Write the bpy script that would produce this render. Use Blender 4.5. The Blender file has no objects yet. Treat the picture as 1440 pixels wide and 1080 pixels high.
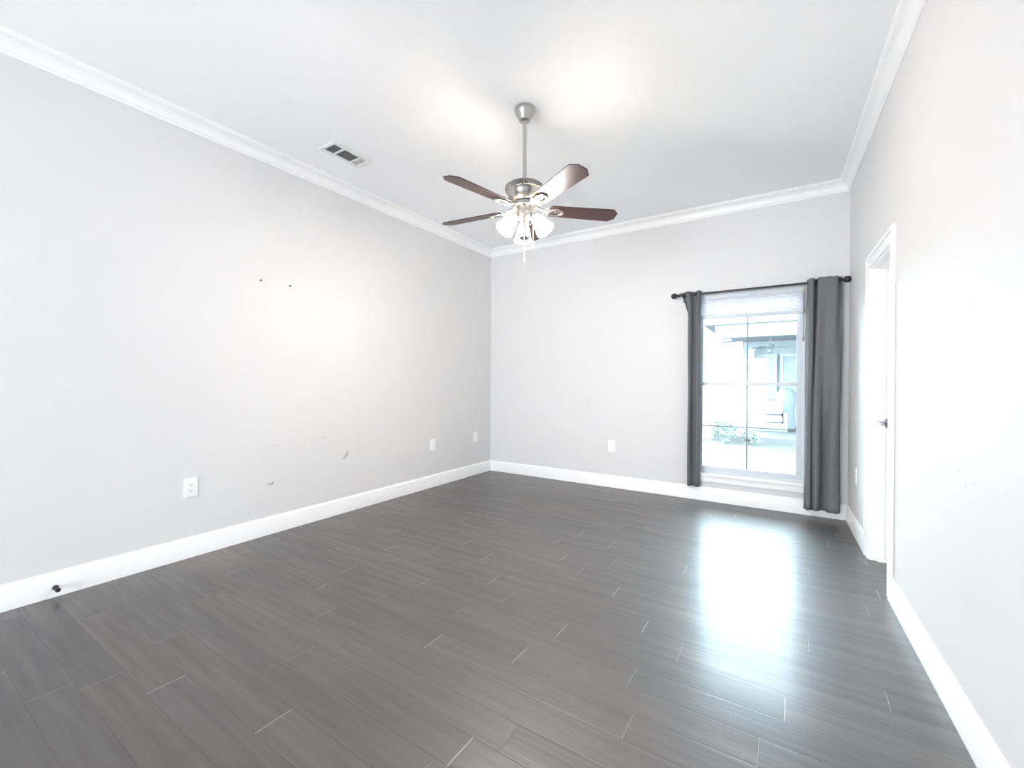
import bpy, bmesh, math, random
from mathutils import Vector, Matrix
random.seed(7)
PI = math.pi
scene = bpy.context.scene
COL = scene.collection

# ------------------------------------------------------------------ camera, sky, exposure
CAM_YAW, CAM_PITCH, CAM_ROLL, F_PX, EYE = 0.572851, -0.004738, 0.004567, 607.04, 1.19
cam_data = bpy.data.cameras.new('camera')
cam_data.sensor_width = 36.0
cam_data.lens = F_PX / 1440 * 36.0
cam_data.clip_start = 0.02
cam = bpy.data.objects.new('camera', cam_data)
COL.objects.link(cam)
_c, _s = math.cos(CAM_YAW), math.sin(CAM_YAW)
_F, _R, _U = Vector((-_s, _c, 0)), Vector((_c, _s, 0)), Vector((0, 0, 1))
_F, _U = _F * math.cos(CAM_PITCH) + _U * math.sin(CAM_PITCH), _U * math.cos(CAM_PITCH) - _F * math.sin(CAM_PITCH)
_R, _U = _R * math.cos(CAM_ROLL) + _U * math.sin(CAM_ROLL), _U * math.cos(CAM_ROLL) - _R * math.sin(CAM_ROLL)
cam.matrix_world = Matrix(((_R.x, _U.x, -_F.x, 0), (_R.y, _U.y, -_F.y, 0), (_R.z, _U.z, -_F.z, EYE), (0, 0, 0, 1)))
scene.camera = cam

WORLD_STRENGTH = 9.0
world = bpy.data.worlds.new('daylight_sky')
scene.world = world
world.use_nodes = True
bg = world.node_tree.nodes['Background']
bg.inputs['Color'].default_value = (0.87, 0.925, 1.0, 1)
bg.inputs['Strength'].default_value = WORLD_STRENGTH

scene.view_settings.view_transform = 'Standard'
scene.view_settings.look = 'None'
scene.view_settings.exposure = 1.42
scene.view_settings.gamma = 1.0
scene.view_settings.use_curve_mapping = False
scene.cycles.diffuse_bounces = 8
scene.cycles.max_bounces = 14
scene.cycles.transparent_max_bounces = 16
scene.cycles.sample_clamp_indirect = 8.0

LAMP_WATTS = 14.0
# portal that guides the sky's light through the window (gives off no light of its own)
pd = bpy.data.lights.new('window_portal', 'AREA'); pd.shape = 'RECTANGLE'; pd.size = 0.96; pd.size_y = 1.84
pd.cycles.is_portal = True
po = bpy.data.objects.new('window_portal', pd); COL.objects.link(po)
po.location = (-0.3565, 4.90, 1.18); po.rotation_euler = (-PI / 2, 0, 0)
FILL_WIN = (-2.75, -0.45, 0.08, 1.90)                       # rear window added for fill light: x0, x1, z0, z1
pd2 = bpy.data.lights.new('window_portal', 'AREA'); pd2.shape = 'RECTANGLE'; pd2.size = FILL_WIN[1] - FILL_WIN[0] + 0.02; pd2.size_y = FILL_WIN[3] - FILL_WIN[2] + 0.02
pd2.cycles.is_portal = True
po2 = bpy.data.objects.new('window_portal', pd2); COL.objects.link(po2)
po2.location = ((FILL_WIN[0] + FILL_WIN[1]) / 2, -3.36, (FILL_WIN[2] + FILL_WIN[3]) / 2); po2.rotation_euler = (PI / 2, 0, 0)

# ------------------------------------------------------------------ the room's measures
XL, YB, XR, AR = -3.3963, 4.7347, 0.4263, 0.0295      # left wall, back wall, back right corner, turn of right wall
YR = -3.2                                             # rear wall behind the camera
CEIL, CROWN_D, CROWN_P = 2.957, 0.10, 0.078
WT = 0.13                                             # wall thickness
RW = Matrix.Translation((XR, YB, 0)) @ Matrix.Rotation(-PI / 2 + AR, 4, 'Z')  # right wall: x towards camera, y out of room

def rwall_x(y):                                       # X of the right wall's face at a given Y
    return XR + (YB - y) * math.tan(AR)

# ------------------------------------------------------------------ materials
def new_mat(name):
    m = bpy.data.materials.new(name)
    m.use_nodes = True
    return m, m.node_tree.nodes, m.node_tree.links, m.node_tree.nodes['Principled BSDF']

def mat(name, color, rough=0.5, metal=0.0, spec=0.5, emit=None, emit_s=0.0, coat=0.0, noise=0.0, noise_scale=20.0, bump=0.0, bump_scale=200.0):
    m, N, L, b = new_mat(name)
    b.inputs['Base Color'].default_value = (*color, 1)
    b.inputs['Roughness'].default_value = rough
    b.inputs['Metallic'].default_value = metal
    b.inputs['Specular IOR Level'].default_value = spec
    b.inputs['Coat Weight'].default_value = coat
    if emit:
        b.inputs['Emission Color'].default_value = (*emit, 1)
        b.inputs['Emission Strength'].default_value = emit_s
    tc = N.new('ShaderNodeTexCoord')
    if noise > 0:
        n = N.new('ShaderNodeTexNoise'); n.inputs['Scale'].default_value = noise_scale; n.inputs['Detail'].default_value = 4
        L.new(tc.outputs['Object'], n.inputs['Vector'])
        mx = N.new('ShaderNodeMix'); mx.data_type = 'RGBA'
        mx.inputs['A'].default_value = (*[c * (1 - noise) for c in color], 1)
        mx.inputs['B'].default_value = (*[min(1, c * (1 + noise)) for c in color], 1)
        L.new(n.outputs['Fac'], mx.inputs['Factor']); L.new(mx.outputs['Result'], b.inputs['Base Color'])
    if bump > 0:
        n2 = N.new('ShaderNodeTexNoise'); n2.inputs['Scale'].default_value = bump_scale; n2.inputs['Detail'].default_value = 3
        L.new(tc.outputs['Object'], n2.inputs['Vector'])
        bp = N.new('ShaderNodeBump'); bp.inputs['Strength'].default_value = bump; bp.inputs['Distance'].default_value = 0.002
        L.new(n2.outputs['Fac'], bp.inputs['Height']); L.new(bp.outputs['Normal'], b.inputs['Normal'])
    return m

PLANK_W, PLANK_L = 0.1305, 0.904

def floor_material():
    m, N, L, b = new_mat('dark_hand_scraped_planks')
    def math_(op, a, c=None):
        n = N.new('ShaderNodeMath'); n.operation = op
        for i, v in enumerate((a, c)):
            if v is None: continue
            if isinstance(v, (int, float)): n.inputs[i].default_value = v
            else: L.new(v, n.inputs[i])
        return n.outputs[0]
    uv = N.new('ShaderNodeUVMap'); uv.uv_map = 'plank'
    sep = N.new('ShaderNodeSeparateXYZ'); L.new(uv.outputs['UV'], sep.inputs[0])
    u, v = sep.outputs[0], sep.outputs[1]
    att = N.new('ShaderNodeAttribute'); att.attribute_name = 'plank_tone'
    sa = N.new('ShaderNodeSeparateColor'); L.new(att.outputs['Color'], sa.inputs[0])
    tone, warm, end_tone = sa.outputs[0], sa.outputs[1], sa.outputs[2]
    ue = math_('MINIMUM', u, math_('SUBTRACT', PLANK_L, u))
    ve = math_('MINIMUM', v, math_('SUBTRACT', PLANK_W, v))
    end_gap = math_('LESS_THAN', ue, 0.0016)
    long_gap = math_('LESS_THAN', ve, 0.0010)
    # grain: streaks that run along the plank (world X), shifted plank by plank
    tc = N.new('ShaderNodeTexCoord')
    mp = N.new('ShaderNodeMapping'); mp.inputs['Scale'].default_value = (1.6, 26, 1)
    cmb = N.new('ShaderNodeCombineXYZ'); L.new(math_('MULTIPLY', tone, 37.0), cmb.inputs[0]); L.new(math_('MULTIPLY', warm, 11.0), cmb.inputs[2])
    L.new(cmb.outputs[0], mp.inputs['Location']); L.new(tc.outputs['Object'], mp.inputs['Vector'])
    g = N.new('ShaderNodeTexNoise'); g.inputs['Scale'].default_value = 1.0; g.inputs['Detail'].default_value = 6; g.inputs['Roughness'].default_value = 0.6
    L.new(mp.outputs[0], g.inputs['Vector'])
    ramp = N.new('ShaderNodeValToRGB')
    ramp.color_ramp.elements[0].position = 0.30; ramp.color_ramp.elements[0].color = (0.050, 0.0445, 0.041, 1)
    ramp.color_ramp.elements[1].position = 0.72; ramp.color_ramp.elements[1].color = (0.084, 0.075, 0.069, 1)
    L.new(g.outputs['Fac'], ramp.inputs['Fac'])
    hsv = N.new('ShaderNodeHueSaturation'); L.new(ramp.outputs['Color'], hsv.inputs['Color'])
    L.new(math_('ADD', 0.93, math_('MULTIPLY', tone, 0.16)), hsv.inputs['Value'])
    wm = N.new('ShaderNodeMix'); wm.data_type = 'RGBA'; wm.blend_type = 'MULTIPLY'
    L.new(math_('MULTIPLY', math_('GREATER_THAN', warm, 0.72), 0.8), wm.inputs['Factor'])
    L.new(hsv.outputs['Color'], wm.inputs['A']); wm.inputs['B'].default_value = (1.22, 1.07, 1.04, 1)
    # long seams dark, plank ends pale on some planks and dark on others
    m1 = N.new('ShaderNodeMix'); m1.data_type = 'RGBA'
    L.new(math_('MULTIPLY', long_gap, 0.75), m1.inputs['Factor']); L.new(wm.outputs['Result'], m1.inputs['A']); m1.inputs['B'].default_value = (0.012, 0.011, 0.012, 1)
    endc = N.new('ShaderNodeMix'); endc.data_type = 'RGBA'
    L.new(math_('GREATER_THAN', end_tone, 0.42), endc.inputs['Factor']); endc.inputs['A'].default_value = (0.03, 0.028, 0.028, 1); endc.inputs['B'].default_value = (0.34, 0.33, 0.32, 1)
    m2 = N.new('ShaderNodeMix'); m2.data_type = 'RGBA'
    L.new(math_('MULTIPLY', end_gap, 0.85), m2.inputs['Factor']); L.new(m1.outputs['Result'], m2.inputs['A']); L.new(endc.outputs['Result'], m2.inputs['B'])
    L.new(m2.outputs['Result'], b.inputs['Base Color'])
    # sheen
    rn = N.new('ShaderNodeMapRange'); L.new(g.outputs['Fac'], rn.inputs['Value'])
    rn.inputs['From Min'].default_value = 0.3; rn.inputs['From Max'].default_value = 0.7
    rn.inputs['To Min'].default_value = 0.50; rn.inputs['To Max'].default_value = 0.40
    L.new(rn.outputs['Result'], b.inputs['Roughness'])
    b.inputs['Specular IOR Level'].default_value = 0.8
    b.inputs['Coat Weight'].default_value = 0.35; b.inputs['Coat Roughness'].default_value = 0.2
    # scraped surface: long ripples + seams
    mp2 = N.new('ShaderNodeMapping'); mp2.inputs['Scale'].default_value = (2.2, 55, 1); L.new(cmb.outputs[0], mp2.inputs['Location']); L.new(tc.outputs['Object'], mp2.inputs['Vector'])
    g2 = N.new('ShaderNodeTexNoise'); g2.inputs['Scale'].default_value = 1.0; g2.inputs['Detail'].default_value = 3; L.new(mp2.outputs[0], g2.inputs['Vector'])
    edge = N.new('ShaderNodeMapRange'); L.new(math_('MINIMUM', ue, ve), edge.inputs['Value'])
    edge.inputs['From Max'].default_value = 0.004; edge.inputs['To Min'].default_value = -0.6; edge.inputs['To Max'].default_value = 0.0
    h = math_('ADD', g2.outputs['Fac'], edge.outputs['Result'])
    bp = N.new('ShaderNodeBump'); bp.inputs['Strength'].default_value = 0.30; bp.inputs['Distance'].default_value = 0.003
    L.new(h, bp.inputs['Height']); L.new(bp.outputs['Normal'], b.inputs['Normal'])
    return m

def wood_material():
    m, N, L, b = new_mat('dark_walnut_blade')
    tc = N.new('ShaderNodeTexCoord'); mp = N.new('ShaderNodeMapping'); mp.inputs['Scale'].default_value = (3, 60, 60)
    L.new(tc.outputs['Object'], mp.inputs['Vector'])
    g = N.new('ShaderNodeTexNoise'); g.inputs['Scale'].default_value = 1; g.inputs['Detail'].default_value = 5; L.new(mp.outputs[0], g.inputs['Vector'])
    r = N.new('ShaderNodeValToRGB')
    r.color_ramp.elements[0].position = 0.3; r.color_ramp.elements[0].color = (0.026, 0.013, 0.012, 1)
    r.color_ramp.elements[1].position = 0.75; r.color_ramp.elements[1].color = (0.062, 0.031, 0.029, 1)
    L.new(g.outputs['Fac'], r.inputs['Fac']); L.new(r.outputs['Color'], b.inputs['Base Color'])
    b.inputs['Roughness'].default_value = 0.36
    return m

def curtain_material():
    m, N, L, b = new_mat('grey_curtain_fabric')
    tc = N.new('ShaderNodeTexCoord')
    w = N.new('ShaderNodeTexNoise'); w.inputs['Scale'].default_value = 1.0; w.inputs['Detail'].default_value = 3
    mp = N.new('ShaderNodeMapping'); mp.inputs['Scale'].default_value = (420, 420, 30); L.new(tc.outputs['Object'], mp.inputs['Vector']); L.new(mp.outputs[0], w.inputs['Vector'])
    r = N.new('ShaderNodeValToRGB')
    r.color_ramp.elements[0].position = 0.3; r.color_ramp.elements[0].color = (0.145, 0.148, 0.153, 1)
    r.color_ramp.elements[1].position = 0.7; r.color_ramp.elements[1].color = (0.195, 0.198, 0.205, 1)
    L.new(w.outputs['Fac'], r.inputs['Fac']); L.new(r.outputs['Color'], b.inputs['Base Color'])
    b.inputs['Roughness'].default_value = 0.85; b.inputs['Specular IOR Level'].default_value = 0.2
    return m

def glass_material(name, tint):
    m, N, L, b = new_mat(name)
    N.remove(b)
    out = N['Material Output']
    t = N.new('ShaderNodeBsdfTransparent'); t.inputs['Color'].default_value = (*tint, 1)
    g = N.new('ShaderNodeBsdfGlossy'); g.inputs['Roughness'].default_value = 0.02
    fr = N.new('ShaderNodeFresnel'); fr.inputs['IOR'].default_value = 1.35
    mx = N.new('ShaderNodeMixShader')
    L.new(fr.outputs[0], mx.inputs[0]); L.new(t.outputs[0], mx.inputs[1]); L.new(g.outputs[0], mx.inputs[2]); L.new(mx.outputs[0], out.inputs['Surface'])
    return m

def translucent_material(name, color, fac, emit=None, emit_s=0):
    m, N, L, b = new_mat(name)
    out = N['Material Output']
    b.inputs['Base Color'].default_value = (*color, 1); b.inputs['Roughness'].default_value = 0.6
    if emit:
        b.inputs['Emission Color'].default_value = (*emit, 1); b.inputs['Emission Strength'].default_value = emit_s
    t = N.new('ShaderNodeBsdfTranslucent'); t.inputs['Color'].default_value = (*color, 1)
    mx = N.new('ShaderNodeMixShader'); mx.inputs[0].default_value = fac
    L.new(b.outputs[0], mx.inputs[1]); L.new(t.outputs[0], mx.inputs[2]); L.new(mx.outputs[0], out.inputs['Surface'])
    return m

M = {
    'wall': mat('light_grey_wall_paint', (0.71, 0.708, 0.708), 0.6, spec=0.3, bump=0.12, bump_scale=160),
    'ceiling': mat('white_ceiling_paint', (0.90, 0.905, 0.915), 0.8, spec=0.2, bump=0.1, bump_scale=120),
    'trim': mat('white_gloss_trim', (0.895, 0.893, 0.89), 0.35),
    'floor': floor_material(),
    'vinyl': mat('white_vinyl_frame', (0.60, 0.645, 0.68), 0.35),
    'muntin': mat('grey_grille_bar', (0.22, 0.24, 0.27), 0.45),
    'glass': glass_material('pale_cyan_window_glass', (0.88, 0.98, 1.0)),
    'clear_glass': glass_material('clear_fill_window_glass', (0.97, 0.97, 0.97)),
    'blind': translucent_material('white_shade_cloth', (0.86, 0.86, 0.90), 0.35),
    'bracket': mat('grey_bracket', (0.38, 0.38, 0.39), 0.5),
    'cord': mat('grey_cord', (0.30, 0.30, 0.34), 0.7),
    'rod': mat('black_iron_rod', (0.022, 0.022, 0.024), 0.4, spec=0.5),
    'curtain': curtain_material(),
    'nickel': mat('brushed_nickel', (0.50, 0.485, 0.465), 0.30, metal=1.0, noise=0.1, noise_scale=60),
    'nickel_dark': mat('antiqued_nickel', (0.30, 0.285, 0.27), 0.4, metal=1.0),
    'chrome': mat('satin_chrome', (0.40, 0.40, 0.42), 0.22, metal=1.0),
    'wood': wood_material(),
    'shade_glass': translucent_material('lit_frosted_glass', (0.95, 0.92, 0.86), 0.4, (1.0, 0.92, 0.82), 15.0),
    'bulb': mat('lit_bulb', (1, 1, 1), 0.4, emit=(1.0, 0.9, 0.75), emit_s=14),
    'chain': mat('pale_chain', (0.82, 0.80, 0.78), 0.4),
    'plate': mat('white_plastic_plate', (0.91, 0.91, 0.91), 0.35),
    'slot': mat('dark_slot', (0.05, 0.05, 0.05), 0.6),
    'vent': mat('white_vent_enamel', (0.80, 0.80, 0.79), 0.4),
    'duct': mat('dark_duct', (0.03, 0.03, 0.028), 0.8),
    'rubber': mat('black_rubber', (0.018, 0.016, 0.015), 0.55),
    'patch': mat('bare_drywall_patch', (0.42, 0.43, 0.46), 0.9),
    'scuff': mat('scuffed_paint', (0.62, 0.62, 0.64), 0.8),
    'screw': mat('dark_screw', (0.06, 0.06, 0.06), 0.5, metal=0.6),
    'lawn': mat('lawn_green', (0.05, 0.056, 0.047), 0.9, noise=0.25, noise_scale=9),
    'concrete': mat('pale_concrete', (0.075, 0.075, 0.075), 0.9, noise=0.08),
    'house': mat('pale_house_siding', (0.22, 0.23, 0.24), 0.8),
    'house_trim': mat('white_house_trim', (0.30, 0.30, 0.30), 0.7),
    'house_dark': mat('blue_grey_house_glass', (0.15, 0.17, 0.185), 0.25),
    'shingle': mat('pale_shingle', (0.2, 0.2, 0.2), 0.9, noise=0.2, noise_scale=30),
    'leaf': mat('bush_leaf', (0.10, 0.125, 0.11), 0.8, noise=0.3, noise_scale=14),
    'cushion': mat('white_outdoor_cushion', (0.26, 0.26, 0.26), 0.9),
    'wicker': mat('blue_grey_wicker', (0.16, 0.18, 0.195), 0.8),
}

# ------------------------------------------------------------------ mesh helpers
def bx(bm, x0, x1, y0, y1, z0, z1):
    vs = [bm.verts.new(p) for p in ((x0, y0, z0), (x1, y0, z0), (x1, y1, z0), (x0, y1, z0), (x0, y0, z1), (x1, y0, z1), (x1, y1, z1), (x0, y1, z1))]
    for f in ((3, 2, 1, 0), (4, 5, 6, 7), (0, 1, 5, 4), (1, 2, 6, 5), (2, 3, 7, 6), (3, 0, 4, 7)):
        bm.faces.new([vs[i] for i in f])

def prism(bm, pts, a, b):
    """closed polygon pts (list of 3-vectors) extruded by vector from a to b offsets"""
    va = [bm.verts.new(Vector(p) + Vector(a)) for p in pts]
    vb = [bm.verts.new(Vector(p) + Vector(b)) for p in pts]
    n = len(pts)
    bm.faces.new(va[::-1]); bm.faces.new(vb)
    for i in range(n):
        bm.faces.new((va[i], va[(i + 1) % n], vb[(i + 1) % n], vb[i]))

def tube(bm, pts, r, n=10, cap=True):
    pts = [Vector(p) for p in pts]
    rings = []
    for i, p in enumerate(pts):
        d = (pts[min(i + 1, len(pts) - 1)] - pts[max(i - 1, 0)]).normalized()
        a = d.orthogonal().normalized() if i == 0 else (rings_a - d * rings_a.dot(d)).normalized()
        rings_a = a
        b = d.cross(a)
        rr = r[i] if isinstance(r, (list, tuple)) else r
        rings.append([bm.verts.new(p + a * math.cos(2 * PI * k / n) * rr + b * math.sin(2 * PI * k / n) * rr) for k in range(n)])
    for i in range(len(rings) - 1):
        for k in range(n):
            bm.faces.new((rings[i][k], rings[i][(k + 1) % n], rings[i + 1][(k + 1) % n], rings[i + 1][k]))
    if cap:
        bm.faces.new(rings[0][::-1]); bm.faces.new(rings[-1])

def lathe(bm, prof, mtx=None, n=40, flute=None):
    """prof: (radius, z); flute=(z0,z1,count,depth) makes vertical ribs between two heights"""
    mtx = mtx or Matrix.Identity(4)
    rings = []
    for r, z in prof:
        if r < 1e-6:
            rings.append([bm.verts.new(mtx @ Vector((0, 0, z)))]); continue
        ring = []
        for k in range(n):
            rr = r
            if flute and flute[0] <= z <= flute[1]:
                rr = r - flute[3] * (k % 2)
            ring.append(bm.verts.new(mtx @ Vector((rr * math.cos(2 * PI * k / n), rr * math.sin(2 * PI * k / n), z))))
        rings.append(ring)
    for i in range(len(rings) - 1):
        a, b = rings[i], rings[i + 1]
        for k in range(n):
            k2 = (k + 1) % n
            if len(a) == 1 and len(b) == 1: continue
            if len(a) == 1: bm.faces.new((a[0], b[k2], b[k]))
            elif len(b) == 1: bm.faces.new((a[k], a[k2], b[0]))
            else: bm.faces.new((a[k], a[k2], b[k2], b[k]))

def torus(bm, R, r, mtx=None, sx=1.0, sy=1.0, n=28, m=10):
    mtx = mtx or Matrix.Identity(4)
    g = []
    for i in range(n):
        a = 2 * PI * i / n
        c, s = math.cos(a), math.sin(a)
        g.append([bm.verts.new(mtx @ Vector((c * (R * sx + r * math.cos(2 * PI * j / m)), s * (R * sy + r * math.cos(2 * PI * j / m)), r * math.sin(2 * PI * j / m)))) for j in range(m)])
    for i in range(n):
        for j in range(m):
            bm.faces.new((g[i][j], g[(i + 1) % n][j], g[(i + 1) % n][(j + 1) % m], g[i][(j + 1) % m]))

def obj(name, bm, material, parent=None, smooth=False, bevel=0.0, mods=()):
    bmesh.ops.recalc_face_normals(bm, faces=bm.faces[:])
    me = bpy.data.meshes.new(name)
    bm.to_mesh(me); bm.free()
    me.materials.append(material)
    o = bpy.data.objects.new(name, me)
    COL.objects.link(o)
    if parent is not None: o.parent = parent
    if smooth:
        for p in me.polygons: p.use_smooth = True
        try: me.set_sharp_from_angle(angle=math.radians(38))
        except Exception: pass
    if bevel > 0:
        b = o.modifiers.new('bevel', 'BEVEL'); b.width = bevel; b.segments = 2; b.limit_method = 'ANGLE'
    return o

def tag(o, label, cat, group=None):
    o['label'] = label; o['category'] = cat
    if group: o['group'] = group
    return o

def thing(name, label, cat, loc=(0, 0, 0), rotz=0.0, group=None, matrix=None):
    o = bpy.data.objects.new(name, None)
    o.empty_display_size = 0.1
    COL.objects.link(o)
    if matrix is not None: o.matrix_world = matrix
    else:
        o.location = loc; o.rotation_euler = (0, 0, rotz)
    return tag(o, label, cat, group)

def struct(name, bm, material, parent=None, matrix=None, smooth=False, bevel=0.0):
    o = obj(name, bm, material, parent, smooth, bevel)
    if parent is None: o['kind'] = 'structure'
    if matrix is not None: o.matrix_world = matrix
    return o

B = bmesh.new

# ------------------------------------------------------------------ floor of individual plank faces
def build_floor():
    known = {-4: -.885, -2: -1.093, -1: -.465, 0: -.079, 1: -.531, 2: -.010, 3: -.402, 4: -.588, 5: -.299, 6: -.827, 7: -.198,
             8: -.381, 9: -.070, 10: .349, 11: -1.096, 12: .425, 13: -.797, 14: -1.165, 15: -.990}
    bm = B()
    uvl = bm.loops.layers.uv.new('plank')
    cl = bm.loops.layers.float_color.new('plank_tone')
    x0, x1 = XL - 0.05, rwall_x(YR) + 0.1
    rnd = random.Random(21)
    k = -40
    while True:
        ya, yb = 1.600 + (k - 0.5) * PLANK_W, 1.600 + (k + 0.5) * PLANK_W
        if ya > YB + 0.05: break
        off = known.get(k, rnd.uniform(0, PLANK_L))
        s = off - math.ceil((off - x0) / PLANK_L) * PLANK_L
        while s < x1:
            tone, warm, end_tone = rnd.random(), rnd.random(), rnd.random()
            if k == 0 and s < -0.5 < s + PLANK_L: tone, warm = 0.9, 0.95
            if k == 1 and s < -0.8 < s + PLANK_L: tone, warm = 0.8, 0.8
            if k in (-1, -2) and s < -0.7 < s + PLANK_L: tone, warm = 0.75, 0.85
            if k == 0 and abs(s + 0.079) < 0.02: end_tone = 0.1
            a, b = max(s, x0), min(s + PLANK_L, x1)
            ybb = min(yb, YB + 0.06)
            if b > a:
                vs = [bm.verts.new(p) for p in ((a, ya, 0), (b, ya, 0), (b, ybb, 0), (a, ybb, 0))]
                f = bm.faces.new(vs)
                for lp, (uu, vv) in zip(f.loops, ((a - s, 0), (b - s, 0), (b - s, ybb - ya), (a - s, ybb - ya))):
                    lp[uvl].uv = (uu, vv); lp[cl] = (tone, warm, end_tone, 1)
            s += PLANK_L
        k += 1
    return struct('floor', bm, M['floor'])
build_floor()

# ------------------------------------------------------------------ ceiling and walls
WIN = (-0.825, 0.112, 0.275, 2.085)                   # the window's opening: x0, x1, z0, z1
bm = B(); bx(bm, XL - WT, rwall_x(YR) + WT, YR - WT, YB + WT, CEIL, CEIL + 0.12); struct('ceiling', bm, M['ceiling'])
bm = B(); bx(bm, XL - WT, XL, YR - WT, YB + WT, -0.02, CEIL); wall_left = struct('wall_left', bm, M['wall'])
bm = B()
bx(bm, XL, WIN[0], YB, YB + WT, -0.02, CEIL); bx(bm, WIN[1], XR + WT, YB, YB + WT, -0.02, CEIL)
bx(bm, WIN[0], WIN[1], YB, YB + WT, -0.02, WIN[2]); bx(bm, WIN[0], WIN[1], YB, YB + WT, WIN[3], CEIL)
struct('wall_back', bm, M['wall'])
DOOR = (0.960, 1.571, 1.978)                            # opening on the right wall: from, to, height
RLEN = (YB - YR) / math.cos(AR)
bm = B()
bx(bm, 0, DOOR[0], 0, WT, -0.02, CEIL); bx(bm, DOOR[1], RLEN, 0, WT, -0.02, CEIL); bx(bm, DOOR[0], DOOR[1], 0, WT, DOOR[2], CEIL)
wall_right = struct('wall_right', bm, M['wall'], matrix=RW)
# rear wall behind the camera, with a wide low window added for fill light
bm = B()
xe = rwall_x(YR) + WT
bx(bm, XL, FILL_WIN[0], YR - WT, YR, -0.02, CEIL); bx(bm, FILL_WIN[1], xe, YR - WT, YR, -0.02, CEIL)
bx(bm, FILL_WIN[0], FILL_WIN[1], YR - WT, YR, -0.02, FILL_WIN[2]); bx(bm, FILL_WIN[0], FILL_WIN[1], YR - WT, YR, FILL_WIN[3], CEIL)
struct('wall_rear', bm, M['wall'])
bm = B()
xm = (FILL_WIN[0] + FILL_WIN[1]) / 2
for x in (FILL_WIN[0], xm - 0.03, FILL_WIN[1] - 0.06): bx(bm, x, x + 0.06, YR - 0.1, YR - 0.04, FILL_WIN[2], FILL_WIN[3])
for z in (FILL_WIN[2], FILL_WIN[3] - 0.06): bx(bm, FILL_WIN[0] + 0.06, xm - 0.03, YR - 0.1, YR - 0.04, z, z + 0.06); bx(bm, xm + 0.03, FILL_WIN[1] - 0.06, YR - 0.1, YR - 0.04, z, z + 0.06)
fill_window = struct('added_fill_window', bm, M['vinyl'])
bm = B(); bx(bm, FILL_WIN[0], FILL_WIN[1], YR - 0.073, YR - 0.067, FILL_WIN[2], FILL_WIN[3]); obj('glass_pane', bm, M['clear_glass'], fill_window)

# mouldings: a profile (distance from wall, height) run along each wall with mitred corners
def corner_bl(p): return Vector((XL + p, YB - p, 0))
def corner_br(p):
    # right wall's face moved into the room by p, met with Y = YB - p
    y = YB - p
    return Vector((rwall_x(y) - p / math.cos(AR), y, 0))
def run(bm, prof, ends):
    """ends: two functions p -> Vector; the profile is closed"""
    rows = []
    for fn in ends:
        rows.append([bm.verts.new(fn(p) + Vector((0, 0, z))) for p, z in prof])
    n = len(prof)
    for i in range(n):
        bm.faces.new((rows[0][i], rows[0][(i + 1) % n], rows[1][(i + 1) % n], rows[1][i]))
    bm.faces.new(rows[0]); bm.faces.new(rows[1][::-1])
def on_left(y): return lambda p: Vector((XL + p, y, 0))
def on_right(t): return lambda p: RW @ Vector((t, -p, 0))

zc = CEIL
crown = [(0, zc - CROWN_D), (0.010, zc - CROWN_D), (0.013, zc - CROWN_D + 0.006), (0.012, zc - CROWN_D + 0.014), (0.016, zc - CROWN_D + 0.016)]
for i in range(7):
    a = i / 6 * PI / 2
    crown.append((0.018 + 0.046 * (1 - math.cos(a)), zc - CROWN_D + 0.020 + 0.056 * math.sin(a)))
crown += [(0.068, zc - 0.022), (0.068, zc - 0.016), (0.074, zc - 0.012), (CROWN_P, zc - 0.006), (CROWN_P, zc), (0, zc)]
bm = B(); run(bm, crown, (on_left(YR), corner_bl)); struct('trim_1', bm, M['trim'], smooth=True)
bm = B(); run(bm, crown, (corner_bl, corner_br)); struct('trim_2', bm, M['trim'], smooth=True)
bm = B(); run(bm, crown, (corner_br, on_right(RLEN))); struct('trim_3', bm, M['trim'], smooth=True)

BH = 0.136
base = [(0, 0), (0.016, 0), (0.016, BH - 0.034), (0.014, BH - 0.028), (0.0145, BH - 0.022), (0.010, BH - 0.012), (0.006, BH - 0.004), (0.004, BH), (0, BH)]
bm = B(); run(bm, base, (on_left(YR), corner_bl)); struct('baseboard_left', bm, M['trim'], smooth=True)
bm = B(); run(bm, base, (corner_bl, corner_br)); struct('baseboard_back', bm, M['trim'], smooth=True)
CAS = 0.085
bm = B(); run(bm, base, (corner_br, on_right(DOOR[0] - CAS))); run(bm, base, (on_right(DOOR[1] + CAS), on_right(RLEN)))
struct('baseboard_right', bm, M['trim'], smooth=True)

# ------------------------------------------------------------------ door in the right wall
bm = B()
d0, d1, dh = DOOR
ji = 0.018
ly0, ly1 = 0.078, 0.113
bx(bm, d0 + ji + 0.003, d1 - ji - 0.003, ly0, ly1, 0.012, dh - ji - 0.003)
# raised panel mouldings on the leaf
for z0, z1 in ((0.20, 0.82), (1.02, 1.86)):
    xa, xb = d0 + 0.12, d1 - 0.12
    for q in ((xa, xb, z0, z0 + 0.02), (xa, xb, z1 - 0.02, z1), (xa, xa + 0.02, z0 + 0.02, z1 - 0.02), (xb - 0.02, xb, z0 + 0.02, z1 - 0.02)):
        bx(bm, q[0], q[1], ly0 - 0.006, ly0, q[2], q[3])
door = struct('door_1', bm, M['trim'], matrix=RW, bevel=0.0015)
bm = B()
bx(bm, d0, d0 + ji, -0.001, WT + 0.001, 0, dh); bx(bm, d1 - ji, d1, -0.001, WT + 0.001, 0, dh); bx(bm, d0 + ji, d1 - ji, -0.001, WT + 0.001, dh - ji, dh)
for x0, x1 in ((d0 + ji, d0 + ji + 0.011), (d1 - ji - 0.011, d1 - ji)): bx(bm, x0, x1, 0.040, ly0 - 0.001, 0, dh - ji)
bx(bm, d0 + ji + 0.011, d1 - ji - 0.011, 0.040, ly0 - 0.001, dh - ji - 0.011, dh - ji)
obj('door_jamb', bm, M['trim'], door, bevel=0.001)
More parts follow.
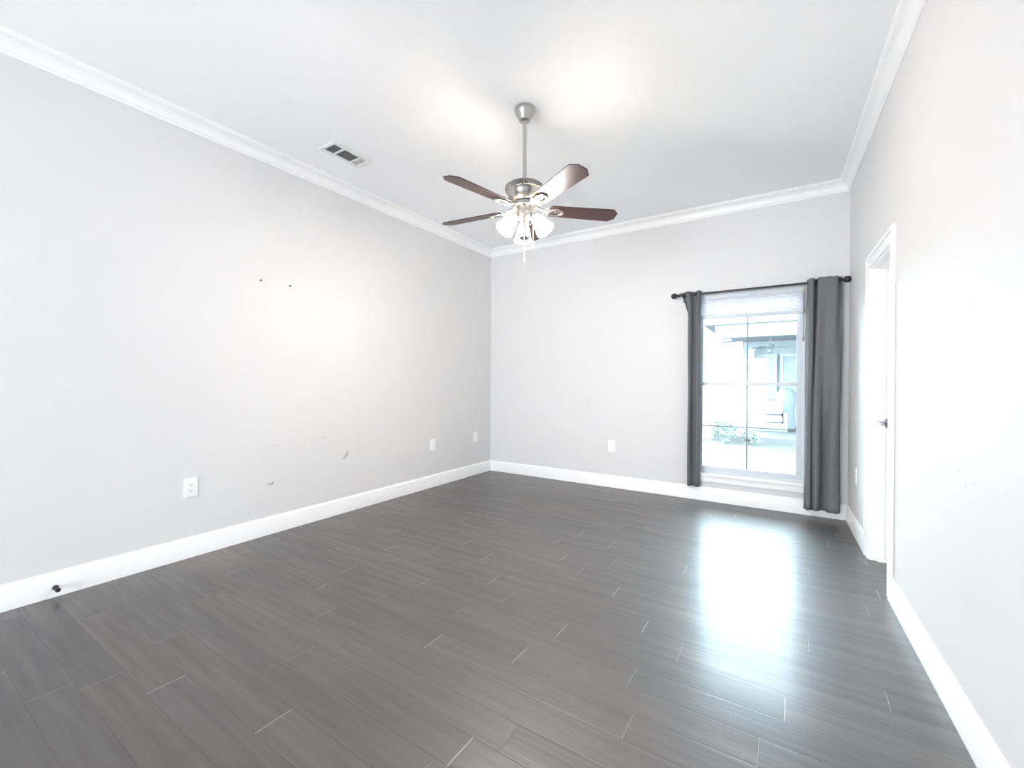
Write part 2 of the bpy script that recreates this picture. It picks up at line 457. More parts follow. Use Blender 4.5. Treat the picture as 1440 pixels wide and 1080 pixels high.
bm = B()
def casing(bm, xa, xb, z0, z1):
    bx(bm, xa, xb, -0.012, 0, z0, z1)
r0, r1, rh = d0 + 0.006, d1 - 0.006, dh - 0.006
for (xa, xb) in ((r0 - CAS, r0), (r1, r1 + CAS)):
    bx(bm, xa, xb, -0.013, 0.0, 0, rh + CAS)
    oa = (xa, xa + 0.028) if xa < r0 - 0.01 else (xb - 0.028, xb)
    bx(bm, oa[0], oa[1], -0.019, -0.013, 0, rh + CAS)
bx(bm, r0, r1, -0.013, 0.0, rh, rh + CAS)
bx(bm, r0 - CAS + 0.028, r1 + CAS - 0.028, -0.019, -0.013, rh + CAS - 0.028, rh + CAS)
obj('door_casing', bm, M['trim'], door, bevel=0.003)
bm = B()
hx, hz = d0 + 0.068, 0.930
mt = Matrix.Translation((hx, ly0, hz)) @ Matrix.Rotation(PI / 2, 4, 'X')
lathe(bm, [(0, 0.0), (0.032, 0.0), (0.032, 0.006), (0.026, 0.012), (0.011, 0.015), (0.010, 0.055), (0, 0.056)], mt, 24)
tube(bm, [(hx - 0.006, ly0 - 0.052, hz), (hx + 0.03, ly0 - 0.056, hz + 0.001), (hx + 0.075, ly0 - 0.054, hz + 0.004), (hx + 0.112, ly0 - 0.046, hz - 0.003)], [0.010, 0.009, 0.008, 0.006], 12)
obj('door_handle', bm, M['chrome'], door, smooth=True)['label'] = 'satin chrome lever handle'

# ------------------------------------------------------------------ window
gy = YB + 0.085
x0, x1, z0, z1 = WIN
bm = B()
fw = 0.032
bx(bm, x0, x0 + fw, gy - 0.035, gy + 0.035, z0, z1); bx(bm, x1 - fw, x1, gy - 0.035, gy + 0.035, z0, z1)
bx(bm, x0 + fw, x1 - fw, gy - 0.035, gy + 0.035, z0, z0 + 0.03); bx(bm, x0 + fw, x1 - fw, gy - 0.035, gy + 0.035, z1 - fw, z1)
window = struct('window_1', bm, M['vinyl'], bevel=0.002)
def sash(name, za, zb, yo, rail_b, rail_t):
    xa, xb, st = x0 + fw, x1 - fw, 0.034
    ya, yb = gy + yo - 0.014, gy + yo + 0.014
    bm = B()
    bx(bm, xa, xa + st, ya, yb, za, zb); bx(bm, xb - st, xb, ya, yb, za, zb)
    bx(bm, xa + st, xb - st, ya, yb, za, za + rail_b); bx(bm, xa + st, xb - st, ya, yb, zb - rail_t, zb)
    s = obj(name, bm, M['vinyl'], window, bevel=0.002)
    bm = B(); bx(bm, xa + st, xb - st, gy + yo - 0.003, gy + yo + 0.003, za + rail_b, zb - rail_t)
    obj('glass_pane', bm, M['glass'], s)
    bm = B()
    xm, zm = (xa + xb) / 2, (za + rail_b + zb - rail_t) / 2
    bx(bm, xm - 0.006, xm + 0.006, gy + yo - 0.007, gy + yo - 0.0035, za + rail_b, zb - rail_t)
    bx(bm, xa + st, xm - 0.006, gy + yo - 0.007, gy + yo - 0.0035, zm - 0.005, zm + 0.005)
    bx(bm, xm + 0.006, xb - st, gy + yo - 0.007, gy + yo - 0.0035, zm - 0.005, zm + 0.005)
    obj('muntin_grille', bm, M['muntin'], s)['label'] = 'thin grey grille bars'
sash('upper_sash', 1.163, z1 - fw, 0.016, 0.030, 0.04)
sash('lower_sash', z0 + 0.03, 1.197, -0.014, 0.038, 0.032)
bm = B()
bx(bm, x0 - 0.02, x1 + 0.02, YB - 0.030, YB, z0 - 0.020, z0); bx(bm, x0, x1, YB, gy - 0.03, z0 - 0.004, z0 + 0.002)
obj('window_sill', bm, M['trim'], window, bevel=0.003)
bm = B()
bx(bm, x0 - 0.005, x1 + 0.005, YB - 0.014, YB, z0 - 0.082, z0 - 0.020); bx(bm, x0 - 0.005, x1 + 0.005, YB - 0.019, YB - 0.014, z0 - 0.036, z0 - 0.020)
obj('window_apron', bm, M['trim'], window, bevel=0.002)

# raised cellular shade in the top of the opening
blind = thing('window_blind', 'white cellular shade drawn up at the top of the window', 'blind', ((x0 + x1) / 2, YB + 0.032, 0))
hw = (x1 - x0) / 2 - 0.006
bm = B(); bx(bm, -hw, hw, -0.022, 0.016, z1 - 0.052, z1 - 0.001); obj('headrail', bm, M['vinyl'], blind, bevel=0.003)
bm = B()
zt, zb, n = z1 - 0.052, 1.862, 22
pts = []
for i in range(n + 1):
    pts.append((0.018 if i % 2 else 0.010, zt + (zb - zt) * i / n))
loop = [(y - 0.003, z) for y, z in pts] + [(-y - 0.006, z) for y, z in pts[::-1]]
prism(bm, [(0, y, z) for y, z in loop], (-hw + 0.006, 0, 0), (hw - 0.006, 0, 0))
obj('shade_cloth', bm, M['blind'], blind)
bm = B(); bx(bm, -hw + 0.004, hw - 0.004, -0.02, 0.014, 1.832, 1.862); obj('bottom_rail', bm, M['vinyl'], blind, bevel=0.004)
for sx in (-1, 1):
    bm = B(); bx(bm, sx * hw - 0.012, sx * hw + 0.004, -0.03, -0.022, z1 - 0.075, z1 - 0.004); obj('bracket', bm, M['bracket'], blind, bevel=0.002)
bm = B(); tube(bm, [(hw - 0.012, -0.032, z1 - 0.06), (hw - 0.011, -0.034, 1.85), (hw - 0.010, -0.034, 1.62)], 0.0035, 8); lathe(bm, [(0, 1.57), (0.006, 1.575), (0.007, 1.60), (0.003, 1.625), (0, 1.626)], Matrix.Translation((hw - 0.010, -0.034, 0)), 12)
obj('pull_cord', bm, M['cord'], blind, smooth=True)

# ------------------------------------------------------------------ curtain rod
RY, RZ = YB - 0.09, 2.080
rod = thing('curtain_rod', 'black metal curtain rod with ball finials above the window', 'curtain rod', (-0.30, RY, RZ))
xa, xb = -0.985 + 0.30, 0.375 + 0.30
bm = B(); tube(bm, [(xa, 0, 0), (xb, 0, 0)], 0.0095, 16); obj('rod_pole', bm, M['rod'], rod, smooth=True)
for sx, xx in ((-1, xa), (1, xb)):
    bm = B()
    mt = Matrix.Translation((xx, 0, 0)) @ Matrix.Rotation(sx * PI / 2, 4, 'Y')
    lathe(bm, [(0, -0.035), (0.014, -0.035), (0.014, -0.012), (0.010, -0.006), (0.010, 0.0), (0.018, 0.004), (0.026, 0.014), (0.029, 0.028), (0.026, 0.042), (0.018, 0.052), (0.007, 0.057), (0, 0.058)], mt, 24)
    obj('finial', bm, M['rod'], rod, smooth=True)
for xx in (-0.925 + 0.30, 0.345 + 0.30):
    bm = B()
    tube(bm, [(xx, 0.085, -0.025), (xx, 0.04, -0.022), (xx, 0.004, -0.014)], 0.006, 10)
    bx(bm, xx - 0.012, xx + 0.012, 0.083, 0.0895, -0.06, 0.03)
    torus(bm, 0.0135, 0.004, Matrix.Translation((xx, 0, 0)) @ Matrix.Rotation(PI / 2, 4, 'Y'), n=16, m=8)
    obj('rod_bracket', bm, M['rod'], rod, smooth=True)

# ------------------------------------------------------------------ curtains
def curtain(label, keys_top, keys_bot, ztop, zbot, grommets, gather=1.5):
    """keys: list of (x, y) the cloth passes through at the head and at the hem, y from the rod (negative = room side)"""
    t = thing('curtain', label, 'curtain', ((keys_top[0][0] + keys_top[-1][0]) / 2, RY, zbot), group='grommet curtains on the black rod')
    ox = t.location.x
    def sample(keys, n):
        out = []
        k = len(keys) - 1
        for i in range(n + 1):
            s = i / n * k; j = min(int(s), k - 1); f = s - j
            p0, p1, p2, p3 = keys[max(j - 1, 0)], keys[j], keys[j + 1], keys[min(j + 2, k)]
            out.append(tuple(0.5 * (2 * p1[c] + (p2[c] - p0[c]) * f + (2 * p0[c] - 5 * p1[c] + 4 * p2[c] - p3[c]) * f * f + (3 * p1[c] - p0[c] - 3 * p2[c] + p3[c]) * f ** 3) for c in (0, 1)))
        return out
    nu, nv = 16 * (len(keys_top) - 1), 48
    A, Bt = sample(keys_top, nu), sample(keys_bot, nu)
    bm = B(); rows = []
    rnd = random.Random(len(label))
    ph = rnd.uniform(0, 6)
    for j in range(nv + 1):
        v = j / nv
        w = min(1.0, v * gather) ** 0.8
        row = []
        for i in range(nu + 1):
            x = A[i][0] * (1 - w) + Bt[i][0] * w; y = A[i][1] * (1 - w) + Bt[i][1] * w
            y += 0.004 * math.sin(9 * v + ph + i * 0.13); x += 0.003 * math.sin(7 * v + ph + i * 0.05)
            zz = ztop + (zbot - ztop) * v
            if j == 0: zz += 0.002 * math.sin(i * 0.4)
            if j == nv: zz -= 0.002 * math.cos(i * 0.33)
            row.append(bm.verts.new((x - ox, y, zz - zbot)))
        rows.append(row)
    for j in range(nv):
        for i in range(nu):
            bm.faces.new((rows[j][i], rows[j][i + 1], rows[j + 1][i + 1], rows[j + 1][i]))
    p = obj('curtain_panel', bm, M['curtain'], t)
    for q in p.data.polygons: q.use_smooth = True
    so = p.modifiers.new('cloth', 'SOLIDIFY'); so.thickness = 0.003
    for gx, ang in grommets:
        bm = B()
        torus(bm, 0.019, 0.004, Matrix.Translation((gx - ox, 0, RZ - zbot)) @ Matrix.Rotation(ang, 4, 'Z') @ Matrix.Rotation(PI / 2, 4, 'Y'), n=22, m=8)
        obj('grommet', bm, M['rod'], t, smooth=True)
    return t

# left: gathered in narrow folds, right: one broad fold and tight folds beside the glass
curtain('narrow dark grey curtain panel at the left side of the window',
        [(-0.955, 0.010), (-0.930, 0.035), (-0.905, 0.0), (-0.880, -0.034), (-0.850, 0.0), (-0.825, 0.035), (-0.800, 0.0), (-0.775, -0.036), (-0.762, 0.0), (-0.752, 0.02)],
        [(-0.878, 0.040), (-0.876, 0.050), (-0.872, 0.010), (-0.868, -0.028), (-0.846, -0.01), (-0.828, 0.03), (-0.806, 0.0), (-0.786, -0.030), (-0.768, 0.0), (-0.757, 0.03)],
        RZ + 0.030, 0.15, [(-0.905, 0.5), (-0.850, -0.5), (-0.800, 0.5)], gather=9)
curtain('wide grey curtain panel hanging at the right side of the window',
        [(0.120, 0.022), (0.132, 0.0), (0.146, -0.042), (0.166, -0.036), (0.174, 0.0), (0.182, 0.03), (0.192, 0.0), (0.206, -0.038), (0.265, -0.046), (0.325, -0.03), (0.345, 0.0), (0.356, 0.03), (0.372, 0.012)],
        [(0.108, 0.030), (0.112, 0.0), (0.126, -0.044), (0.150, -0.040), (0.160, 0.0), (0.168, -0.02), (0.190, -0.045), (0.214, -0.02), (0.236, 0.028), (0.262, 0.0), (0.300, -0.05), (0.350, -0.035), (0.362, 0.02)],
        RZ + 0.032, 0.075, [(0.132, 0.4), (0.174, -0.3), (0.192, 0.3), (0.345, 0.5)])

# ------------------------------------------------------------------ ceiling fan
def ceiling_fan():
    hx, hy = -1.4525, 2.390
    fan = thing('ceiling_fan', 'brushed nickel ceiling fan with dark wood blades and lit lamps', 'ceiling fan', (hx, hy, 0))
    bm = B(); lathe(bm, [(0, CEIL), (0.062, CEIL), (0.066, CEIL - 0.006), (0.067, CEIL - 0.018), (0.064, CEIL - 0.032), (0.052, CEIL - 0.054), (0.038, CEIL - 0.070), (0.036, CEIL - 0.082), (0.026, CEIL - 0.087), (0.0, CEIL - 0.087)])
    obj('canopy', bm, M['nickel'], fan, smooth=True)
    bm = B(); tube(bm, [(0, 0, CEIL - 0.085), (0, 0, 2.478)], 0.0128, 20); obj('downrod', bm, M['nickel'], fan, smooth=True)
    bm = B()
    lathe(bm, [(0, 2.496), (0.024, 2.494), (0.030, 2.482), (0.066, 2.477), (0.098, 2.466), (0.116, 2.452), (0.118, 2.449), (0.118, 2.418), (0.118, 2.414), (0.112, 2.408), (0.107, 2.392), (0.092, 2.366), (0.074, 2.350), (0.064, 2.346), (0.064, 2.338), (0, 2.338)],
          n=64)
    motor = obj('motor_housing', bm, M['nickel'], fan, smooth=True)
    bm = B()
    lathe(bm, [(0.117, 2.452), (0.124, 2.450), (0.1265, 2.436), (0.124, 2.420), (0.117, 2.416)], n=112, flute=(2.4195, 2.4505, 56, 0.006))
    obj('fluted_band', bm, M['nickel_dark'], motor)
    bm = B()
    lathe(bm, [(0, 2.338), (0.078, 2.338), (0.080, 2.332), (0.080, 2.318), (0.074, 2.312), (0.046, 2.310), (0.044, 2.286), (0, 2.286)])
    obj('flywheel', bm, M['nickel'], fan, smooth=True)
    # blades, each with its iron
    for k in range(5):
        az = math.radians(42.4 + 72 * k)
        rot = Matrix.Rotation(az, 4, 'Z') @ Matrix.Translation((0, 0, 2.306)) @ Matrix.Rotation(math.radians(BLADE_PITCH), 4, 'X')
        bm = B()
        out = [(0.165, -0.050), (0.18, -0.056), (0.588, -0.066), (0.624, -0.030), (0.624, 0.030), (0.588, 0.066), (0.18, 0.056), (0.165, 0.050)]
        prism(bm, [(x, y, 0) for x, y in out], (0, 0, -0.003), (0, 0, 0.003))
        blade = obj('blade', bm, M['wood'], fan, bevel=0.001)
        blade.matrix_local = rot
        bm = B()
        inv = rot.inverted()
        ra = Matrix.Rotation(az, 4, 'Z')
        p = [inv @ (ra @ Vector(q)) for q in ((0.070, 0, 2.324), (0.100, 0, 2.318), (0.130, 0, 2.306))] + [Vector((0.160, 0, -0.010))]
        tube(bm, p, [0.012, 0.009, 0.010, 0.012], 10)
        torus(bm, 0.030, 0.0085, Matrix.Translation((0.208, 0, -0.0095)) @ Matrix.Diagonal((1, 1, 0.65, 1)), sx=1.55, sy=1.0)
        torus(bm, 0.015, 0.007, Matrix.Translation((0.150, 0.020, -0.009)) @ Matrix.Diagonal((1, 1, 0.7, 1)), n=18)
        torus(bm, 0.015, 0.007, Matrix.Translation((0.150, -0.020, -0.009)) @ Matrix.Diagonal((1, 1, 0.7, 1)), n=18)
        lathe(bm, [(0, -0.012), (0.008, -0.011), (0.010, -0.003), (0, -0.003)], Matrix.Translation((0.208, 0, 0)), 14)
        bx(bm, 0.160, 0.256, -0.006, 0.006, -0.009, -0.0032)
        obj('blade_iron', bm, M['nickel'], blade, smooth=True)
    # light kit
    bm = B()
    lathe(bm, [(0, 2.288), (0.040, 2.288), (0.056, 2.280), (0.060, 2.262), (0.054, 2.240), (0.040, 2.228), (0.028, 2.215), (0.026, 2.150), (0.034, 2.140), (0.036, 2.122), (0.026, 2.112), (0.010, 2.106), (0, 2.104)])
    kit = obj('light_kit', bm, M['nickel'], fan, smooth=True)
    for k in range(3):
        az = CAM_YAW + math.radians(92 + 120 * k)
        dr = Vector((math.cos(az), math.sin(az), 0))
        ax = (dr * 0.60 + Vector((0, 0, -0.80))).normalized()
        neck = dr * 0.072 + Vector((0, 0, 2.250))
        mt = Matrix.Translation(neck) @ ax.to_track_quat('Z', 'Y').to_matrix().to_4x4()
        bm = B()
        tube(bm, [dr * 0.045 + Vector((0, 0, 2.255)), dr * 0.062 + Vector((0, 0, 2.262)), neck + ax * -0.002], 0.010, 10)
        lathe(bm, [(0, -0.004), (0.020, -0.004), (0.026, 0.004), (0.026, 0.020), (0, 0.020)], mt, 20)
        obj('socket', bm, M['nickel'], kit, smooth=True)
        bm = B()
        pr = [(0.026, 0.010), (0.030, 0.020), (0.040, 0.045), (0.047, 0.075), (0.053, 0.105), (0.061, 0.128)]
        lathe(bm, pr + [(r - 0.0025, z) for r, z in pr[::-1]], mt, 32)
        sh = obj('lamp_shade', bm, M['shade_glass'], fan, smooth=True)
        bm = B()
        lathe(bm, [(0, 0.018), (0.012, 0.020), (0.014, 0.040), (0.022, 0.058), (0.024, 0.072), (0.018, 0.088), (0.008, 0.095), (0, 0.096)], mt, 20)
        obj('light_bulb', bm, M['bulb'], sh, smooth=True)
        ld = bpy.data.lights.new('lamp_light', 'POINT'); ld.energy = LAMP_WATTS; ld.color = (1.0, 0.95, 0.89); ld.shadow_soft_size = 0.025
        lo = bpy.data.objects.new('lamp_light', ld); COL.objects.link(lo); lo.parent = fan; lo.location = neck + ax * 0.118
    # pull chains with fobs
    toc = Vector((math.sin(CAM_YAW), -math.cos(CAM_YAW), 0)); rt = Vector((math.cos(CAM_YAW), math.sin(CAM_YAW), 0))
    for off, za, zb in ((toc * 0.036 + rt * 0.0, 2.135, 1.952), (toc * 0.020 + rt * 0.056, 2.262, 2.05)):
        bm = B()
        if off.length > 0.05:
            tube(bm, [(off.x * 0.7, off.y * 0.7, za), (off.x, off.y, za - 0.004), (off.x, off.y, zb)], 0.0016, 6)
        else:
            tube(bm, [(off.x, off.y, za), (off.x, off.y, zb)], 0.0016, 6)
        z = za - 0.01
        while z > zb + 0.04:
            lathe(bm, [(0, z + 0.0026), (0.0026, z), (0, z - 0.0026)], Matrix.Translation((off.x, off.y, 0)), 6); z -= 0.0065
        ch = obj('pull_chain', bm, M['chain'], fan)
        bm = B(); lathe(bm, [(0, zb + 0.036), (0.003, zb + 0.034), (0.005, zb + 0.02), (0.0055, zb + 0.006), (0.003, zb), (0, zb)], Matrix.Translation((off.x, off.y, 0)), 14)
        obj('chain_fob', bm, M['chain'], ch, smooth=True)
BLADE_PITCH = -12
ceiling_fan()

# ------------------------------------------------------------------ ceiling vent
def ceiling_vent():
    W, Ln = 0.190, 0.352
    v = thing('ceiling_vent', 'white ceiling air register with three banks of louvers', 'vent', (-2.920, 2.130, CEIL), math.radians(0.5))
    z = -0.012
    bm = B()
    iw, il = 0.062, 0.148                              # half of the open field
    for q in ((-W / 2, -iw, -Ln / 2, Ln / 2), (iw, W / 2, -Ln / 2, Ln / 2), (-iw, iw, -Ln / 2, -il), (-iw, iw, il, Ln / 2)):
        bx(bm, q[0], q[1], q[2], q[3], z, -0.0005)
    obj('vent_frame', bm, M['vent'], v, bevel=0.004)
    bm = B(); bx(bm, -iw, iw, -il, il, -0.0025, -0.0008); obj('duct_opening', bm, M['duct'], v)
    y1, y2 = -0.066, 0.082
    for y in (y1, y2):
        bm = B(); bx(bm, -iw, iw, y - 0.006, y + 0.006, z - 0.001, -0.001); obj('divider_bar', bm, M['vent'], v)
    def slat(along, c, lo, hi, tilt):
        bm = B()
        dx, dz = 0.0055 * math.cos(tilt), 0.0055 * math.sin(tilt)
        t = 0.0005
        if along == 'x': pts = [(lo, c - dx, z + 0.005 - dz), (lo, c + dx, z + 0.005 + dz), (lo, c + dx, z + 0.006 + dz), (lo, c - dx, z + 0.006 - dz)]; e = (hi - lo, 0, 0)
        else: pts = [(c - dx, lo, z + 0.005 - dz), (c + dx, lo, z + 0.005 + dz), (c + dx, lo, z + 0.006 + dz), (c - dx, lo, z + 0.006 - dz)]; e = (0, hi - lo, 0)
        prism(bm, pts, (0, 0, 0), e)
        obj('louver', bm, M['vent'], v)
    for i in range(6): slat('x', -il + 0.008 + i * 0.0125, -iw, iw, math.radians(48))
    for i in range(9): slat('y', -iw + 0.008 + i * 0.0135, y1 + 0.006, y2 - 0.006, math.radians(-45))
    for i in range(5): slat('x', y2 + 0.012 + i * 0.0122, -iw, iw, math.radians(14))
ceiling_vent()

# ------------------------------------------------------------------ outlets
def outlet(label, matrix, kind='duplex', w=0.080, h=0.128):
    """local frame: x along the wall, y into the wall, z up; origin at the plate's centre on the wall"""
    t = thing('wall_outlet' if kind == 'duplex' else 'cable_plate', label, 'outlet' if kind == 'duplex' else 'wall plate', matrix=matrix, group='outlet plates on the walls')
    bm = B(); bx(bm, -w / 2, w / 2, -0.0065, -0.0003, -h / 2, h / 2); obj('cover_plate', bm, M['plate'], t, bevel=0.002)
    if kind == 'duplex':
        for s in (-1, 1):
            bm = B(); n = 20
            pts = []
            for i in range(n):
                a = 2 * PI * i / n
                pts.append((0.0165 * max(-0.9, min(0.9, 1.15 * math.cos(a))), 0, s * 0.021 + 0.0145 * math.sin(a)))
            prism(bm, pts, (0, -0.0088, 0), (0, -0.0060, 0))
            r = obj('receptacle', bm, M['plate'], t)
            bm = B()
            for xx, hh in ((-0.0065, 0.0085), (0.0065, 0.007)): bx(bm, xx - 0.0013, xx + 0.0013, -0.0092, -0.0086, s * 0.021 + 0.004 - hh / 2, s * 0.021 + 0.004 + hh / 2)
            lathe(bm, [(0, 0), (0.0028, 0), (0.0028, 0.0006), (0, 0.0006)], Matrix.Translation((0, -0.0086, s * 0.021 - 0.007)) @ Matrix.Rotation(PI / 2, 4, 'X'), 10)
            obj('slots', bm, M['slot'], r)
        bm = B(); lathe(bm, [(0, 0), (0.0035, 0), (0.0035, 0.001), (0, 0.0014)], Matrix.Translation((0, -0.0064, 0)) @ Matrix.Rotation(PI / 2, 4, 'X'), 12); obj('screw', bm, M['plate'], t)
    else:
        bm = B(); lathe(bm, [(0, 0), (0.007, 0), (0.007, 0.003), (0.0045, 0.003), (0.0045, 0.010), (0, 0.010)], Matrix.Translation((0, -0.006, 0)) @ Matrix.Rotation(PI / 2, 4, 'X'), 12); obj('jack', bm, M['plate'], t)
def on_left_wall(y, z): return Matrix.Translation((XL, y, z)) @ Matrix.Rotation(PI / 2, 4, 'Z')
def on_back_wall(x, z): return Matrix.Translation((x, YB, z))
outlet('white outlet on left wall nearest the camera, slots showing', on_left_wall(1.270, 0.468))
outlet('white outlet plate on left wall, second from the back corner', on_left_wall(3.614, 0.475))
outlet('small white plate on left wall right beside the back corner', on_left_wall(4.400, 0.487), 'jack')
outlet('white outlet plate on back wall left of the window', on_back_wall(-1.704, 0.469))
outlet('white outlet plate seen edge-on on right wall before the door', RW @ Matrix.Translation((0.42, 0, 0.463)) @ Matrix.Rotation(0, 4, 'Z'))

# ------------------------------------------------------------------ door stop on the left baseboard
ds = thing('door_stop', 'black rubber-tipped door stop on the left baseboard', 'door stop', (XL + 0.0155, 0.630, 0.052))
bm = B(); lathe(bm, [(0, 0), (0.013, 0), (0.013, 0.004), (0.006, 0.008), (0.0045, 0.045), (0, 0.045)], Matrix.Rotation(PI / 2, 4, 'Y'), 16); obj('stop_post', bm, M['rod'], ds, smooth=True)
bm = B(); lathe(bm, [(0, 0.040), (0.010, 0.040), (0.0115, 0.046), (0.0115, 0.060), (0.008, 0.066), (0, 0.067)], Matrix.Rotation(PI / 2, 4, 'Y'), 16); obj('rubber_tip', bm, M['rubber'], ds, smooth=True)

# ------------------------------------------------------------------ marks on the walls (parts of the wall)
def blotch(name, y, z, ry, rz, seed, material, ang=0.0, parent=None, side='left'):
    rnd = random.Random(seed); n = 22; pts = []
    for i in range(n):
        a = 2 * PI * i / n
        r = rnd.uniform(0.55, 1.15)
        u, w = ry * r * math.cos(a), rz * r * math.sin(a)
        u, w = u * math.cos(ang) - w * math.sin(ang), u * math.sin(ang) + w * math.cos(ang)
        pts.append((u, w))
    bm = B()
    if side == 'left': prism(bm, [(XL, y + u, z + w) for u, w in pts], (-0.001, 0, 0), (0.0005, 0, 0))
    else: prism(bm, [(y + u, 0, z + w) for u, w in pts], (0, 0.001, 0), (0, -0.0005, 0))
    o = obj(name, bm, material, parent)
    return o
blotch('bare_patch', 1.813, 0.389, 0.026, 0.014, 3, M['patch'], 0.2, wall_left)
blotch('bare_patch', 1.780, 0.392, 0.020, 0.004, 4, M['patch'], 0.1, wall_left)
blotch('bare_patch', 2.478, 0.505, 0.040, 0.016, 5, M['patch'], 0.75, wall_left)
blotch('bare_patch', 2.497, 0.545, 0.024, 0.007, 6, M['patch'], 0.95, wall_left)
for i, (y, z, a, b) in enumerate(((1.80, .668, .012, .007), (1.852, .682, .030, .005), (1.76, .650, .006, .008), (1.87, .56, .006, .004), (2.26, .70, .03, .012), (.995, .694, .010, .004), (1.06, .155, .012, .008))):
    blotch('scuff_mark', y, z, a, b, 20 + i, M['scuff'], 0.15, wall_left)
for i, (t, z, a, b) in enumerate(((2.73, .862, .005, .004), (2.66, .840, .006, .010), (2.60, .888, .022, .004), (2.70, 1.46, .03, .003))):
    blotch('scuff_mark', t, z, a, b, 40 + i, M['scuff'], 0.3, wall_right, 'right')
for lab, y in (('upper left wall anchor hole with dark screw, the one nearer the camera', 1.724), ('upper left wall anchor hole with dark screw, the one nearer the back corner', 1.951)):
    t = thing('wall_screw', lab.replace('upper left wall anchor hole with dark screw', 'small dark screw high on left wall'), 'screw', (XL, y, 1.956), group='screws left in the wall')
    bm = B(); lathe(bm, [(0, -0.004), (0.003, -0.004), (0.003, 0.014), (0.0065, 0.015), (0.0060, 0.018), (0, 0.019)], Matrix.Rotation(PI / 2 + 0.15, 4, 'Y'), 12); obj('screw_head', bm, M['screw'], t)
    bm = B(); prism(bm, [(0, 0.014, 0.001), (0, 0.006, -0.006), (0, -0.010, -0.005), (0, -0.016, 0.002), (0, -0.006, 0.006)], (-0.001, 0, 0), (0.0015, 0, 0)); obj('anchor', bm, M['scuff'], t)

# ------------------------------------------------------------------ the garden and the neighbour's porch beyond the window
GZ = -0.22
bm = B(); bx(bm, -30, 30, YB + WT + 0.02, 60, GZ - 0.1, GZ); struct('ground', bm, M['lawn'])
bm = B(); bx(bm, -30, -1.62, 11.4, 60, GZ, GZ + 0.02); struct('driveway', bm, M['concrete'])
house = thing('neighbor_house', 'pale house with a columned porch across the lawn, seen through the window', 'house', (-0.6, 14.0, GZ))
def hpart(name, boxes, material, parent=house, bevel=0.0):
    bm = B()
    for b in boxes: bx(bm, b[0] + 0.6, b[1] + 0.6, b[2] - 14.0, b[3] - 14.0, b[4], b[5])
    return obj(name, bm, material, parent, bevel=bevel)
hpart('porch_slab', [(-1.6, 14.0, 11.6, 15.6, 0.0, 0.14)], M['concrete'])
hpart('wall', [(-1.3, 14.0, 15.6, 15.8, 0.0, 3.42)], M['house'])
hpart('porch_ceiling', [(-1.55, 14.0, 11.5, 15.6, 2.72, 2.80)], M['house'])
hpart('porch_beam', [(-1.55, 14.0, 11.5, 11.7, 2.50, 2.72)], M['house_trim'])
hpart('roof', [(-1.8, 14.2, 11.3, 16.2, 2.80, 2.9), (-1.5, 14.0, 12.0, 16.0, 2.9, 3.3), (-1.2, 14.0, 12.8, 15.8, 3.3, 3.8)], M['shingle'])
for cx, cy in ((-1.34, 11.9), (-1.02, 15.3), (1.9, 11.9)):
    hpart('column', [(cx - 0.08, cx + 0.08, cy - 0.08, cy + 0.08, 0.30, 2.50), (cx - 0.12, cx + 0.12, cy - 0.12, cy + 0.12, 0.14, 0.32), (cx - 0.11, cx + 0.11, cy - 0.11, cy + 0.11, 2.40, 2.50)], M['house_trim'])
for wx0, wx1 in ((-0.82, -0.42), (-0.20, 0.35)):
    w = hpart('window_frame', [(wx0 - 0.07, wx0, 15.52, 15.6, 0.9, 2.3), (wx1, wx1 + 0.07, 15.52, 15.6, 0.9, 2.3), (wx0, wx1, 15.52, 15.6, 2.23, 2.3), (wx0, wx1, 15.52, 15.6, 0.9, 0.98)], M['house_trim'])
    g = hpart('pane', [(wx0, wx1, 15.55, 15.6, 0.98, 2.23)], M['house_dark'] if wx0 > -0.5 else M['cushion'], w)
hpart('porch_rail', [(-1.30, -0.95, 13.4, 13.45, 1.62, 1.68), (-1.30, -0.95, 13.4, 13.45, 1.30, 1.34)] + [(-1.28 + i * 0.1, -1.25 + i * 0.1, 13.4, 13.45, 0.14, 1.62) for i in range(4)], M['house'])

pf = thing('porch_fan', 'small ceiling fan under the porch roof across the lawn', 'ceiling fan', (-0.45, 13.2, 2.10))
bm = B(); lathe(bm, [(0, 0.40), (0.015, 0.40), (0.015, 0.12), (0.09, 0.10), (0.10, 0.02), (0.05, -0.03), (0.06, -0.10), (0, -0.13)], n=20); obj('motor', bm, M['wicker'], pf, smooth=True)
for k in range(5):
    bm = B(); prism(bm, [(0.09, -0.04, 0.03), (0.45, -0.06, 0.03), (0.47, 0.0, 0.03), (0.45, 0.06, 0.03), (0.09, 0.04, 0.03)], (0, 0, -0.006), (0, 0, 0.006))
    b_ = obj('blade', bm, M['wicker'], pf); b_.rotation_euler = (math.radians(10), 0, math.radians(20 + 72 * k))

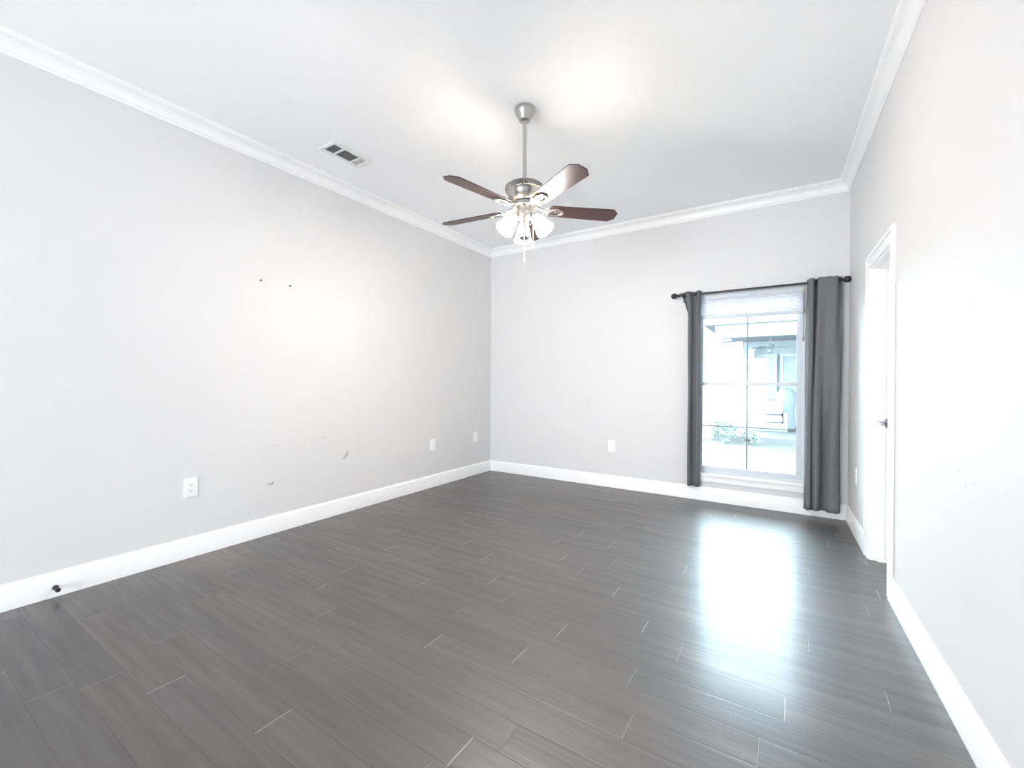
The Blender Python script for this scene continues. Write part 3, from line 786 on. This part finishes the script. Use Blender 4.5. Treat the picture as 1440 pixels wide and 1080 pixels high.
sofa = thing('outdoor_sofa', 'white cushioned outdoor sofa on the porch across the lawn', 'sofa', (-0.55, 13.6, GZ + 0.14))
bm = B(); bx(bm, -0.50, 0.50, -0.35, 0.35, 0.0, 0.22); bx(bm, -0.50, -0.40, -0.35, 0.35, 0.22, 0.5); bx(bm, 0.40, 0.50, -0.35, 0.35, 0.22, 0.5); bx(bm, -0.40, 0.40, 0.27, 0.35, 0.22, 0.62); obj('frame', bm, M['wicker'], sofa, bevel=0.02)
bm = B(); bx(bm, -0.39, 0.39, -0.36, 0.26, 0.23, 0.40); obj('seat_cushion', bm, M['cushion'], sofa, bevel=0.05)
bm = B(); bx(bm, -0.39, 0.39, 0.10, 0.26, 0.41, 0.80); obj('back_cushion', bm, M['cushion'], sofa, bevel=0.06)

gr = thing('covered_grill', 'pale blue covered grill standing at the right of the porch', 'grill', (-0.10, 14.6, GZ + 0.14))
bm = B(); lathe(bm, [(0, 0), (0.22, 0), (0.23, 0.05), (0.20, 0.55), (0.26, 0.80), (0.24, 0.98), (0.14, 1.10), (0, 1.13)], n=20); obj('grill_cover', bm, M['wicker'], gr, smooth=True)

def bush(label, x, y, r, h, seed):
    t = thing('garden_bush', label, 'bush', (x, y, GZ), group='bushes in front of the porch')
    rnd = random.Random(seed)
    bm = B(); tube(bm, [(0, 0, 0), (0.01, 0, h * 0.3), (0, 0.01, h * 0.6)], [0.02, 0.015, 0.008], 8); obj('stem', bm, M['wicker'], t)
    bm = B()
    for i in range(420):
        d = Vector((rnd.gauss(0, 1), rnd.gauss(0, 1), rnd.gauss(0, 1))).normalized() * rnd.uniform(0.55, 1.0)
        c = Vector((d.x * r, d.y * r, h * 0.55 + d.z * h * 0.45))
        a = Vector((rnd.gauss(0, 1), rnd.gauss(0, 1), rnd.gauss(0, 1))).normalized(); b2 = a.orthogonal().normalized()
        s_ = rnd.uniform(0.03, 0.06)
        vs = [bm.verts.new(c + q) for q in (-a * s_, b2 * s_ * 0.45, a * s_, -b2 * s_ * 0.45)]
        bm.faces.new(vs)
    obj('foliage', bm, M['leaf'], t)
bush('round leafy bush on the lawn in front of the left porch column', -1.30, 11.2, 0.28, 0.55, 1)
bush('low leafy bush on the lawn right of the left porch column', -0.74, 11.2, 0.18, 0.36, 2)
